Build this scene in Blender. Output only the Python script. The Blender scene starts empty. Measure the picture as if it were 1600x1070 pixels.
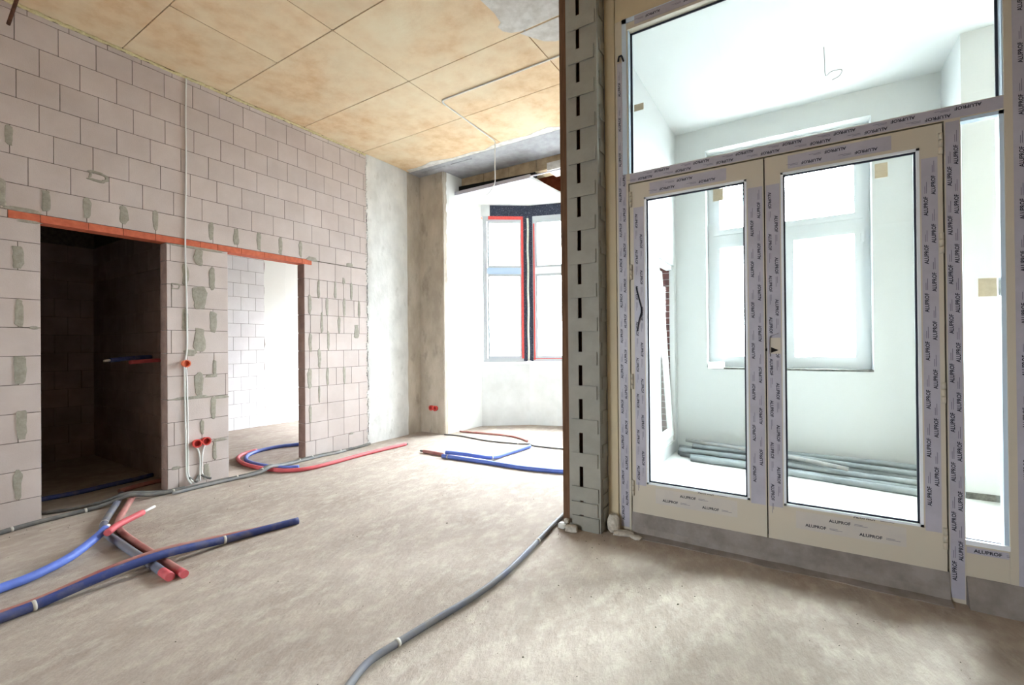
import bpy, bmesh, math, random
from mathutils import Vector, Matrix, noise

sc = bpy.context.scene
COL = sc.collection
R = math.radians

# ------------------------------------------------------------------ camera
YAW, PITCH, ROLL, CAMH = R(32.3), R(0.25), R(0.5), 1.25
fw = Vector((-math.sin(YAW)*math.cos(PITCH), math.cos(YAW)*math.cos(PITCH), math.sin(PITCH)))
rt0 = Vector((math.cos(YAW), math.sin(YAW), 0))
up0 = rt0.cross(fw)
rt = rt0*math.cos(ROLL) - up0*math.sin(ROLL)
up = rt0*math.sin(ROLL) + up0*math.cos(ROLL)
cam = bpy.data.cameras.new('camera')
cam.lens, cam.sensor_width, cam.clip_start = 16.0, 36.0, 0.05
camo = bpy.data.objects.new('camera', cam)
camo.matrix_world = Matrix(((rt.x, up.x, -fw.x, 0), (rt.y, up.y, -fw.y, 0), (rt.z, up.z, -fw.z, CAMH), (0, 0, 0, 1)))
COL.objects.link(camo)
sc.camera = camo

# ------------------------------------------------------------------ sky and exposure
SKY = 5.0
world = bpy.data.worlds.new('sky')
sc.world = world
world.use_nodes = True
nt_ = world.node_tree
bg = nt_.nodes['Background']
# overcast sky: zenith three times as bright as the horizon, dim ground below
tc_ = nt_.nodes.new('ShaderNodeTexCoord')
sx_ = nt_.nodes.new('ShaderNodeSeparateXYZ')
nt_.links.new(tc_.outputs['Generated'], sx_.inputs[0])
mr_ = nt_.nodes.new('ShaderNodeMapRange')
mr_.inputs['From Min'].default_value, mr_.inputs['From Max'].default_value = 0.0, 1.0
mr_.inputs['To Min'].default_value, mr_.inputs['To Max'].default_value = SKY, SKY*3
nt_.links.new(sx_.outputs['Z'], mr_.inputs['Value'])
gt_ = nt_.nodes.new('ShaderNodeMapRange')
gt_.inputs['From Min'].default_value, gt_.inputs['From Max'].default_value = -0.06, 0.0
gt_.inputs['To Min'].default_value, gt_.inputs['To Max'].default_value = 0.3, 1.0
nt_.links.new(sx_.outputs['Z'], gt_.inputs['Value'])
mm_ = nt_.nodes.new('ShaderNodeMath')
mm_.operation = 'MULTIPLY'
nt_.links.new(mr_.outputs['Result'], mm_.inputs[0])
nt_.links.new(gt_.outputs['Result'], mm_.inputs[1])
nt_.links.new(mm_.outputs[0], bg.inputs[1])
bg.inputs[0].default_value = (0.88, 0.94, 1.03, 1)
sc.view_settings.view_transform = 'Standard'
sc.view_settings.look = 'None'
sc.view_settings.gamma = 1
sc.view_settings.use_curve_mapping = False
sc.view_settings.exposure = 3.15
sc.cycles.max_bounces = 16
sc.cycles.diffuse_bounces = 8
sc.cycles.transparent_max_bounces = 16


# veiled sun behind thin cloud: soft edged
sun = bpy.data.lights.new('veiled_sun', 'SUN')
sun.energy, sun.angle, sun.color = 0.24, R(12), (1.0, 0.985, 0.96)
suno = bpy.data.objects.new('veiled_sun', sun)
suno.rotation_euler = Vector((-0.575, -0.551, -0.602)).to_track_quat('-Z', 'Y').to_euler()
suno.location = (6, 8, 8)
COL.objects.link(suno)


def portal(name, loc, direction, w, h):
    """light portal: marks a window opening for the sky, emits nothing itself"""
    li = bpy.data.lights.new(name, 'AREA')
    li.shape, li.size, li.size_y = 'RECTANGLE', w, h
    li.cycles.is_portal = True
    o = bpy.data.objects.new(name, li)
    o.location = loc
    o.rotation_euler = Vector(direction).to_track_quat('-Z', 'Z').to_euler()
    COL.objects.link(o)


portal('sky_portal', (-0.14, 5.84, 2.2), (0, -1, 0), 1.5, 2.5)
portal('sky_portal', (-3.93, 6.05, 2.1), (0.53, -0.85, 0), 0.8, 2.3)
portal('sky_portal', (-2.90, 6.50, 2.1), (0.31, -0.95, 0), 1.5, 2.3)
portal('sky_portal', (-3.65, -6.42, 1.8), (0, 1, 0), 1.55, 2.05)
portal('sky_portal', (1.98, 5.16, 2.3), (0, -1, 0), 1.3, 2.8)
portal('sky_portal', (-5.87, 6.52, 1.2), (0, -1, 0), .95, 1.8)


# ------------------------------------------------------------------ helpers
def lin(c):
    return tuple((v/255/12.92 if v/255 <= 0.04045 else ((v/255+0.055)/1.055)**2.4) for v in c)


MATS = {}


def mat(name, c1, c2=None, scale=4.0, rough=0.85, bump=0.0, bscale=40.0, detail=6.0, lo=0.35, hi=0.65, c3=None,
        scale3=1.2, lo3=0.5, hi3=0.7, rnd=0.0, spec=0.3, metal=0.0, stretch=None, bdist=0.01, trans=0.0):
    """procedural material; colours are sRGB 0-255 albedos"""
    if name in MATS:
        return MATS[name]
    m = bpy.data.materials.new(name)
    m.use_nodes = True
    nt = m.node_tree
    N, L = nt.nodes, nt.links
    b = N['Principled BSDF']
    b.inputs['Roughness'].default_value = rough
    b.inputs['Specular IOR Level'].default_value = spec
    b.inputs['Metallic'].default_value = metal
    geo = N.new('ShaderNodeNewGeometry')
    pos = geo.outputs['Position']
    if stretch:
        mp = N.new('ShaderNodeMapping')
        mp.inputs['Scale'].default_value = stretch[:3]
        if len(stretch) > 3:
            mp.inputs['Rotation'].default_value = (0, 0, stretch[3])
        L.new(pos, mp.inputs['Vector'])
        pos = mp.outputs['Vector']

    def ramp(sc_, lo_, hi_, det):
        n = N.new('ShaderNodeTexNoise')
        n.inputs['Scale'].default_value = sc_
        n.inputs['Detail'].default_value = det
        n.inputs['Roughness'].default_value = 0.6
        L.new(pos, n.inputs['Vector'])
        r = N.new('ShaderNodeMapRange')
        r.inputs['From Min'].default_value = lo_
        r.inputs['From Max'].default_value = hi_
        L.new(n.outputs['Fac'], r.inputs['Value'])
        return r.outputs['Result']

    def mix(fac, a, c):
        x = N.new('ShaderNodeMix')
        x.data_type = 'RGBA'
        L.new(fac, x.inputs['Factor'])
        if isinstance(a, tuple):
            x.inputs['A'].default_value = (*a, 1)
        else:
            L.new(a, x.inputs['A'])
        x.inputs['B'].default_value = (*c, 1)
        return x.outputs['Result']

    col = lin(c1)
    if c2:
        col = mix(ramp(scale, lo, hi, detail), col, lin(c2))
    if c3:
        col = mix(ramp(scale3, lo3, hi3, 5.0), col, lin(c3))
    if rnd:
        oi = N.new('ShaderNodeObjectInfo')
        mr = N.new('ShaderNodeMapRange')
        mr.inputs['To Min'].default_value = 1 - rnd
        mr.inputs['To Max'].default_value = 1 + rnd
        L.new(oi.outputs['Random'], mr.inputs['Value'])
        hs = N.new('ShaderNodeHueSaturation')
        L.new(mr.outputs['Result'], hs.inputs['Value'])
        if isinstance(col, tuple):
            hs.inputs['Color'].default_value = (*col, 1)
        else:
            L.new(col, hs.inputs['Color'])
        col = hs.outputs['Color']
    if isinstance(col, tuple):
        b.inputs['Base Color'].default_value = (*col, 1)
    else:
        L.new(col, b.inputs['Base Color'])
    if bump:
        n = N.new('ShaderNodeTexNoise')
        n.inputs['Scale'].default_value = bscale
        n.inputs['Detail'].default_value = 8
        n.inputs['Roughness'].default_value = 0.65
        L.new(pos, n.inputs['Vector'])
        bp = N.new('ShaderNodeBump')
        bp.inputs['Strength'].default_value = bump
        bp.inputs['Distance'].default_value = bdist
        L.new(n.outputs['Fac'], bp.inputs['Height'])
        L.new(bp.outputs['Normal'], b.inputs['Normal'])
    MATS[name] = m
    return m


def glass_mat(name, tint=(0.96, 0.985, 0.975), refl=0.07):
    m = bpy.data.materials.new(name)
    m.use_nodes = True
    nt = m.node_tree
    N, L = nt.nodes, nt.links
    N.remove(N['Principled BSDF'])
    out = N['Material Output']
    t = N.new('ShaderNodeBsdfTransparent')
    t.inputs[0].default_value = (*tint, 1)
    g = N.new('ShaderNodeBsdfGlossy')
    g.inputs['Roughness'].default_value = 0.01
    lw = N.new('ShaderNodeLayerWeight')
    lw.inputs['Blend'].default_value = 0.5
    pw = N.new('ShaderNodeMath')
    pw.operation = 'POWER'
    pw.inputs[1].default_value = 4.0
    L.new(lw.outputs['Facing'], pw.inputs[0])
    fr = N.new('ShaderNodeMapRange')
    fr.inputs['To Min'].default_value = 0.02
    fr.inputs['To Max'].default_value = 0.8
    L.new(pw.outputs[0], fr.inputs['Value'])
    mx = N.new('ShaderNodeMixShader')
    L.new(fr.outputs[0], mx.inputs[0])
    L.new(t.outputs[0], mx.inputs[1])
    L.new(g.outputs[0], mx.inputs[2])
    L.new(mx.outputs[0], out.inputs['Surface'])
    MATS[name] = m
    return m


class MB:
    """collects vertices and faces, then links them as one mesh object"""

    def __init__(s):
        s.v, s.f = [], []

    def add(s, v, f):
        o = len(s.v)
        s.v += [tuple(p) for p in v]
        s.f += [tuple(i+o for i in q) for q in f]
        return s

    def box(s, x0, x1, y0, y1, z0, z1):
        v = [(x, y, z) for x in (x0, x1) for y in (y0, y1) for z in (z0, z1)]
        return s.add(v, [(0, 1, 3, 2), (4, 6, 7, 5), (0, 4, 5, 1), (2, 3, 7, 6), (0, 2, 6, 4), (1, 5, 7, 3)])

    def prism(s, pts, z0, z1):
        n = len(pts)
        ar = sum(pts[i][0]*pts[(i+1) % n][1]-pts[(i+1) % n][0]*pts[i][1] for i in range(n))
        if ar < 0:
            pts = pts[::-1]
        v = [(x, y, z0) for x, y in pts]+[(x, y, z1) for x, y in pts]
        f = [tuple(range(n-1, -1, -1)), tuple(range(n, 2*n))]
        f += [(i, (i+1) % n, n+(i+1) % n, n+i) for i in range(n)]
        return s.add(v, f)

    def tube(s, pts, r, seg=10, ridge=0.0, flat=1.0):
        pts = [Vector(p) for p in pts]
        n = len(pts)
        rings = []
        for i, p in enumerate(pts):
            t = (pts[min(i+1, n-1)]-pts[max(i-1, 0)]).normalized()
            ref = Vector((0, 0, 1)) if abs(t.z) < 0.9 else Vector((1, 0, 0))
            a = t.cross(ref).normalized()
            b = a.cross(t).normalized()
            rr = r*(1-ridge*(i % 2))
            rings.append([p+a*math.cos(k*2*math.pi/seg)*rr+b*math.sin(k*2*math.pi/seg)*rr*flat for k in range(seg)])
        v = [q for rg in rings for q in rg]
        f = [(i*seg+k, i*seg+(k+1) % seg, (i+1)*seg+(k+1) % seg, (i+1)*seg+k) for i in range(n-1) for k in range(seg)]
        f += [tuple(range(seg-1, -1, -1)), tuple((n-1)*seg+k for k in range(seg))]
        return s.add(v, f)

    def build(s, name, m, parent=None, smooth=False, loc=None, rz=0.0):
        me = bpy.data.meshes.new(name)
        me.from_pydata(s.v, [], s.f)
        if smooth:
            me.polygons.foreach_set('use_smooth', [len(p.vertices) <= 4 for p in me.polygons])
        bm = bmesh.new()
        bm.from_mesh(me)
        bmesh.ops.recalc_face_normals(bm, faces=bm.faces)
        bm.to_mesh(me)
        bm.free()
        me.materials.append(m)
        o = bpy.data.objects.new(name, me)
        COL.objects.link(o)
        if loc:
            o.location = loc
        if rz:
            o.rotation_euler.z = rz
        if parent:
            o.parent = parent
        return o


def tag(o, label, cat=None, group=None, kind=None):
    o['label'] = label
    if cat:
        o['category'] = cat
    if group:
        o['group'] = group
    if kind:
        o['kind'] = kind
    return o


def struct(o, label, cat=None):
    return tag(o, label, cat, kind='structure')


def empty(name, loc=(0, 0, 0), rz=0.0):
    o = bpy.data.objects.new(name, None)
    o.empty_display_size = 0.1
    o.location = loc
    o.rotation_euler.z = rz
    COL.objects.link(o)
    return o


def spline(pts, step=0.03):
    """Catmull-Rom resampling of a polyline"""
    P = [Vector(p) for p in pts]
    P = [P[0]*2-P[1]]+P+[P[-1]*2-P[-2]]
    out = []
    for i in range(1, len(P)-2):
        n = max(1, int((P[i+1]-P[i]).length/step))
        for k in range(n):
            t = k/n
            out.append(0.5*((2*P[i])+(P[i+1]-P[i-1])*t+(2*P[i-1]-5*P[i]+4*P[i+1]-P[i+2])*t*t+(3*P[i]-P[i-1]-3*P[i+1]+P[i+2])*t**3))
    out.append(P[-2])
    return out


def blob(name, m, parent, plane, c, w, h, seed, proud=0.004, ring=False, power=1.0, n=22):
    """flat irregular smear on a wall. plane 'x': wall facing +x at x; 'z': ceiling facing down at z"""
    rn = random.Random(seed)
    ph = [rn.uniform(0, 6.28) for _ in range(4)]
    out = []
    for k in range(n):
        a = 2*math.pi*k/n
        ca, sa = math.cos(a), math.sin(a)
        e = 0.55
        x = math.copysign(abs(ca)**e, ca)
        y = math.copysign(abs(sa)**e, sa)
        q = 1+0.16*math.sin(3*a+ph[0])+0.10*math.sin(5*a+ph[1])+0.08*math.sin(9*a+ph[2])+rn.uniform(-0.05, 0.05)
        out.append((x*q*w/2, y*h/2*(1+0.06*math.sin(4*a+ph[3]))))
    mb = MB()
    X, a0, b0 = plane[1], c[0], c[1]

    def P(a, b, d):
        if plane[0] == 'x':
            return (X+d, a0+a, b0+b)
        if plane[0] == 'y':
            return (a0+a, X-d, b0+b)
        return (a0+a, b0+b, X-d)
    if ring:
        v = [P(a, b, -0.002) for a, b in out]+[P(a*0.93, b*0.93, proud) for a, b in out]
        v += [P(a*0.68, b*0.6, proud) for a, b in out]+[P(a*0.62, b*0.5, -0.002) for a, b in out]
        f = [(j*n+k, j*n+(k+1) % n, (j+1)*n+(k+1) % n, (j+1)*n+k) for j in range(3) for k in range(n)]
    else:
        v = [P(a, b, -0.002) for a, b in out]+[P(a*0.96, b*0.97, proud*0.7) for a, b in out]+[P(a*0.6, b*0.75, proud) for a, b in out]
        f = [(j*n+k, j*n+(k+1) % n, (j+1)*n+(k+1) % n, (j+1)*n+k) for j in range(2) for k in range(n)]
        f += [tuple(2*n+k for k in range(n))]
    mb.add(v, f)
    return mb.build(name, m, parent)


UNIT = {}


def block(name, m, parent, x0, x1, y0, y1, z0, z1):
    """a block, plank or panel: scaled copy of one shared, slightly bevelled box"""
    key = m.name
    if key not in UNIT:
        me = bpy.data.meshes.new('block_'+key)
        bm = bmesh.new()
        bmesh.ops.create_cube(bm, size=1.0)
        bmesh.ops.bevel(bm, geom=list(bm.edges), offset=0.008, segments=1, affect='EDGES')
        bm.to_mesh(me)
        bm.free()
        me.materials.append(m)
        UNIT[key] = me
    o = bpy.data.objects.new(name, UNIT[key])
    o.location = ((x0+x1)/2, (y0+y1)/2, (z0+z1)/2)
    o.scale = (x1-x0, y1-y0, z1-z0)
    COL.objects.link(o)
    o.parent = parent
    return o


# ------------------------------------------------------------------ materials
M_FLOOR = mat('screed', (170, 157, 146), (150, 136, 126), scale=2.6, rough=0.9, bump=0.8, bscale=34, detail=12, lo=0.34, hi=0.72,
              c3=(180, 169, 157), scale3=14, lo3=0.46, hi3=0.72, spec=0.2, stretch=(1.0, 0.5, 1, 0.5), bdist=0.012)
M_BLOCK = mat('silicate_block', (202, 190, 185), (192, 179, 173), scale=3, rough=0.92, bump=0.15, bscale=120, rnd=0.045, spec=0.2)
M_BLOCKWHITE = mat('white_block', (224, 223, 224), (214, 212, 213), scale=3, rough=0.92, bump=0.15, bscale=120, rnd=0.03)
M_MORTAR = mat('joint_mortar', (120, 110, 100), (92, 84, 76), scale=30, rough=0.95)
M_SMEAR = mat('mortar_smear', (148, 143, 130), (166, 161, 148), scale=35, rough=0.95, bump=0.3, bscale=90, rnd=0.06)
M_LINTEL = mat('red_ceramic', (205, 112, 82), (188, 98, 72), scale=25, rough=0.85, rnd=0.05)
M_PLAST = mat('rough_plaster', (222, 221, 217), (200, 199, 195), scale=5, rough=0.92, bump=0.5, bscale=22, c3=(176, 172, 165), scale3=8, lo3=0.6, hi3=0.8, stretch=(1, 1, 0.6), bdist=0.01)
M_PLASTTAN = mat('tan_plaster', (190, 180, 165), (166, 155, 140), scale=5, rough=0.95, bump=0.5, bscale=22, c3=(130, 122, 108), scale3=6, lo3=0.58, hi3=0.8, stretch=(1, 1, 0.5), bdist=0.01)
M_WHITE = mat('white_wall_paint', (232, 233, 229), rough=0.8, bump=0.05, bscale=60)
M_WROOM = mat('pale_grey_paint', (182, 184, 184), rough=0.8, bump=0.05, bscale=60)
M_BAYWALL = mat('grey_white_plaster', (226, 228, 227), (214, 216, 214), scale=4, rough=0.9, bump=0.1, bscale=40)
M_CEIL = mat('shuttered_concrete', (220, 194, 158), (203, 168, 128), scale=6.5, rough=0.9, bump=0.2, bscale=30, detail=10, lo=0.4, hi=0.68,
             c3=(222, 208, 178), scale3=1.5, lo3=0.42, hi3=0.72, rnd=0.03)
M_CEILJOINT = mat('ceiling_joint', (120, 108, 92), (95, 86, 74), scale=12)
M_PATCH = mat('ceiling_filler', (214, 212, 206), (190, 186, 178), scale=14, bump=0.3, bscale=50, rough=0.95)
M_BEAM = mat('old_concrete', (178, 158, 128), (150, 130, 102), scale=7, rough=0.95, bump=0.5, bscale=40, rnd=0.08)
M_FOAM = mat('assembly_foam', (220, 210, 168), (196, 184, 138), scale=40, rough=0.9, bump=0.4, bscale=80)
M_STEEL = mat('grey_primed_steel', (150, 148, 140), (140, 138, 130), scale=8, rough=0.6, bump=0.05, bscale=60, spec=0.4)
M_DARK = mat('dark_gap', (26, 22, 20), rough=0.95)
M_BROWN = mat('brown_board', (112, 82, 60), (88, 62, 44), scale=9, rough=0.85, stretch=(8, 8, 0.6), bump=0.2, bscale=30)
M_ALU = mat('beige_aluminium', (194, 186, 171), rough=0.45, spec=0.5)
M_POST = mat('beige_cladding', (196, 182, 154), (190, 176, 148), scale=3, rough=0.6)
M_TAPE = mat('protective_film', (176, 174, 188), (166, 163, 176), scale=9, rough=0.4, spec=0.5)
M_CLEAR = mat('clear_film', (196, 190, 182), (188, 183, 180), scale=9, rough=0.35, spec=0.5)
M_INK = mat('film_print', (30, 30, 44), rough=0.6)
M_INKPALE = mat('film_print_pale', (112, 110, 126), rough=0.6)
M_BEAD = mat('white_glazing_bead', (226, 232, 240), rough=0.4, spec=0.5)
M_BEADBLUE = mat('blue_white_film', (196, 214, 232), rough=0.35, spec=0.5)
M_GASKET = mat('dark_gasket', (44, 48, 62), rough=0.6)
M_GLASS = glass_mat('pane_glass')
M_STICK = mat('paper_sticker', (190, 182, 165), (172, 160, 144), scale=40, rough=0.8)
_n = M_STICK.node_tree
_t = _n.nodes.new('ShaderNodeBsdfTranslucent')
_t.inputs[0].default_value = (.52, .47, .38, 1)
_x = _n.nodes.new('ShaderNodeMixShader')
_x.inputs[0].default_value = .5
_n.links.new(_n.nodes['Principled BSDF'].outputs[0], _x.inputs[1])
_n.links.new(_t.outputs[0], _x.inputs[2])
_n.links.new(_x.outputs[0], _n.nodes['Material Output'].inputs['Surface'])
M_MEMB = mat('grey_membrane', (150, 142, 138), (122, 114, 108), scale=7, rough=0.6, bump=0.2, bscale=18)
M_PVC = mat('white_window_profile', (236, 238, 238), rough=0.35, spec=0.5)
M_PVCGREY = mat('grey_white_window_profile', (186, 190, 193), rough=0.4, spec=0.4)
M_PVCBLUE = mat('blue_film_rail', (184, 206, 230), rough=0.4)
M_RED = mat('red_tape', (226, 92, 84), (214, 80, 74), scale=30, rough=0.6)
M_BITUM = mat('dark_sealant', (40, 44, 60), (60, 66, 84), scale=60, rough=0.7, bump=0.3, bscale=90, c3=(200, 204, 210), scale3=110, lo3=0.62, hi3=0.68)
M_SEALSTRIP = mat('pale_foam_strip', (206, 212, 200), (190, 190, 172), scale=30)
M_BRICK = mat('old_red_brick', (166, 92, 66), (140, 74, 52), scale=20, rough=0.95, rnd=0.12, bump=0.4, bscale=60)
M_BRICKDARK = mat('dark_old_brick', (104, 66, 62), (84, 58, 60), scale=20, rough=0.95, rnd=0.15)
M_BLUE = mat('blue_sleeve', (92, 116, 198), (84, 104, 178), scale=12, rough=0.55, spec=0.4)
M_BLUEDUST = mat('dusty_blue_sleeve', (60, 70, 122), (110, 106, 118), scale=9, rough=0.75, lo=0.5, hi=0.75)
M_REDPIPE = mat('red_sleeve', (204, 92, 98), (188, 84, 88), scale=12, rough=0.55, spec=0.4)
M_REDDUST = mat('dusty_red_sleeve', (150, 88, 84), (164, 122, 112), scale=9, rough=0.75)
M_GREYCON = mat('grey_conduit', (122, 124, 128), (138, 136, 132), scale=14, rough=0.6, spec=0.4)
M_GREYDARK = mat('dark_grey_conduit', (84, 84, 84), (112, 108, 102), scale=14, rough=0.7)
M_GREYBLUE = mat('violet_grey_conduit', (96, 98, 116), (116, 112, 108), scale=6, rough=0.6)
M_CLIP = mat('pale_clip', (186, 180, 170), rough=0.6)
M_CABLE = mat('white_cable', (222, 222, 218), rough=0.5)
M_ORANGE = mat('orange_box', (216, 112, 76), rough=0.5)
M_REDBOX = mat('red_box', (206, 74, 66), rough=0.5)
M_REDBOXIN = mat('red_box_inside', (156, 44, 40), rough=0.6)
M_RUST = mat('rusty_steel', (92, 58, 42), (70, 44, 32), scale=30, rough=0.9)
M_RUBBLE = mat('rubble', (206, 200, 190), (176, 168, 156), scale=40, rough=0.95, bump=0.4, bscale=120)
M_PIPEFOAM = mat('grey_foam_tube', (112, 118, 122), (132, 138, 140), scale=5, rough=0.7, rnd=0.12)
M_DIM = mat('dim_masonry', (190, 180, 170), (176, 166, 156), scale=4, rough=0.95)
M_SHADEBLOCK = mat('shaded_block', (168, 148, 140), (152, 134, 126), scale=4, rough=0.95, rnd=.06)  # block colour darkened to stand for the shade of the unlit room
M_SILLDARK = mat('dark_sill_gap', (70, 70, 68), (110, 110, 106), scale=30)

# ------------------------------------------------------------------ setting: floor, ceiling, walls
CZ = 3.69
XL = -4.65

o = MB().box(-7.5, 3.5, -6.4, 7.4, -0.25, 0.0).build('floor', M_FLOOR)
struct(o, 'bare dusty beige concrete screed floor running through all the rooms', 'floor')

ceiling = MB().box(-7.5, 3.5, -6.4, 5.15, CZ+0.012, CZ+0.3).build('ceiling', M_CEILJOINT)
struct(ceiling, 'warm stained concrete ceiling with panel joints over the main room', 'ceiling')
ys = [-6.2, -5.76, -4.96, -4.16, -3.36, -2.56, -1.76, -0.96, -0.16, 0.64, 1.44, 2.235, 3.048, 3.848, 4.66]
xj = {1.44: [-4.65, -3.78, -3.03, -1.79, -0.55, 0.69, 1.93, 2.75], 2.235: [-4.65, -3.03, -1.79, -0.55, 0.69, 1.93, 2.75]}
for i in range(len(ys)-1):
    xs = xj.get(ys[i], [-4.65, -3.03, -1.79, -0.55, 0.69, 1.93, 2.75])
    for j in range(len(xs)-1):
        g = 0.004
        if ys[i] >= 3.0 and xs[j] >= -1.3:
            continue
        dz = random.Random(i*31+j).uniform(-0.0015, 0.0015)
        block('panel', M_CEIL, ceiling, xs[j]+g, xs[j+1]-g, ys[i]+g, ys[i+1]-g, CZ+dz, CZ+0.02)

# plaster strip at the bay end of the ceiling with its slot
mb = MB()
mb.box(-4.65, -1.4, 4.66, 4.742, CZ-0.006, CZ+0.02)
mb.box(-3.6, -1.4, 4.742, 4.754, CZ-0.006, CZ+0.02)
mb.box(-4.05, -3.96, 4.742, 4.754, CZ-0.006, CZ+0.02)
mb.box(-4.65, -4.5, 4.742, 4.754, CZ-0.006, CZ+0.02)
mb.box(-4.65, -1.4, 4.754, 5.262, CZ-0.006, CZ+0.02)
mb.build('plaster_strip', mat('grey_filler', (164, 165, 168), (148, 148, 150), scale=9, bump=0.3, bscale=40, rough=0.95), ceiling)
# filler patches with uneven edges
pts = [(-1.889, 2.56), (-1.876, 2.761), (-1.892, 2.87), (-1.936, 2.9), (-1.93, 2.96), (-1.884, 3.01), (-1.81, 3.036), (-1.42, 3.036), (-1.42, 2.3), (-1.7, 2.25), (-1.83, 2.4)]
MB().prism(pts, CZ-0.003, CZ+0.01).build('filler_patch', M_PATCH, ceiling)
pts = [(-1.83, 3.056), (-1.78, 3.14), (-1.716, 3.236), (-1.634, 3.289), (-1.5, 3.3), (-1.42, 3.28), (-1.42, 3.056)]
MB().prism(pts, CZ-0.003, CZ+0.01).build('filler_patch', M_PATCH, ceiling)
rn = random.Random(4)
pts = [(-4.6+k*0.16, 4.60+0.03*math.sin(k*1.7)+rn.uniform(-0.05, 0.03)) for k in range(20)]
MB().prism(pts+[(-1.42, 4.7), (-4.64, 4.7)], CZ-0.004, CZ+0.01).build('plaster_edge', M_PATCH, ceiling)

# --- left wall of silicate blocks
D1 = (0.965, 1.742)
D2 = (2.244, 3.045)
DH = 2.165
LT = 2.222
YE = 3.915
TH = 0.12
mb = MB()
xc0, xc1 = XL-TH+0.004, XL-0.004
mb.box(xc0, xc1, -6.3, D1[0]-0.004, 0, CZ+0.02)
mb.box(xc0, xc1, D1[0]-0.004, D1[1]+0.004, DH+0.004, CZ+0.02)
mb.box(xc0, xc1, D1[1]+0.004, D2[0]-0.004, 0, CZ+0.02)
mb.box(xc0, xc1, D2[0]-0.004, D2[1]+0.004, DH+0.004, CZ+0.02)
mb.box(xc0, xc1, D2[1]+0.004, YE, 0, CZ+0.02)
wall_left = mb.build('wall_left', M_MORTAR)
struct(wall_left, 'long wall of pinkish grey silicate blocks with two doorways', 'wall')

ZC = [0.0, 0.185, 0.3875, 0.59, 0.7925, 0.995, 1.1975, 1.40, 1.6025, 1.805, 2.0075, 2.215, 2.4125, 2.615, 2.8175, 3.02, 3.2225, 3.425, 3.6275, 3.668]
# joint positions read off the photo, per course (None: regular running bond)
PH = [0.74, 0.85, 0.74, 0.85, 0.74, 0.85, 0.74, 0.85, 0.74, 0.85, 0.74, 0.993, 0.905, 0.81, 0.96, 0.845, 0.958, 0.835, 0.9]
PIER = [2.05, 2.118, 2.014, 2.109, 1.99, 2.12, 1.997, 2.11, 1.999, 2.105, 1.995]
RIGHT = [3.17, 3.107, 3.107, 3.107, 3.222, 3.103, 3.225, 3.114, 3.261, 3.109, 3.223]
BL = 0.2235
rn = random.Random(11)


def row(y0, y1, phase, z0, z1, x0=XL-TH, x1=XL, wall=wall_left, g=0.0022, m=M_BLOCK, axis='y'):
    k = math.ceil((y0-phase)/BL+0.12)
    cuts = [y0]
    while phase+k*BL < y1-0.03:
        cuts.append(phase+k*BL+rn.uniform(-0.004, 0.004))
        k += 1
    cuts.append(y1)
    for a, b in zip(cuts[:-1], cuts[1:]):
        pr = rn.uniform(-0.0012, 0.0012)
        if axis == 'y':
            block('block', m, wall, x0, x1+pr, a+g, b-g, z0+g, z1-g)
        else:
            block('block', m, wall, a+g, b-g, x0-pr, x1, z0+g, z1-g)


YS = -0.3
for c in range(19):
    z0, z1 = ZC[c], ZC[c+1]
    if c <= 10:
        if c == 10:
            z1 = DH
        row(YS, D1[0], PH[c], z0, z1)
        row(D1[1], D2[0], PIER[c], z0, z1)
        row(D2[1], YE, RIGHT[c], z0, 2.215 if c == 10 else z1)
    else:
        row(YS, YE, PH[c], LT if c == 11 else z0, z1)
# lintel segments
lj = [0.802, 0.963, 1.227, 1.442, 1.662, 1.88, 2.006, 2.153, 2.37, 2.598, 2.819, 3.019, 3.136]
for a, b in zip(lj[:-1], lj[1:]):
    block('lintel_segment', M_LINTEL, wall_left, XL-TH-0.002, XL+0.003, a+0.0015, b-0.0015, DH, LT-0.003)
row(YS, 0.802, 0.74, DH, LT)
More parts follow.
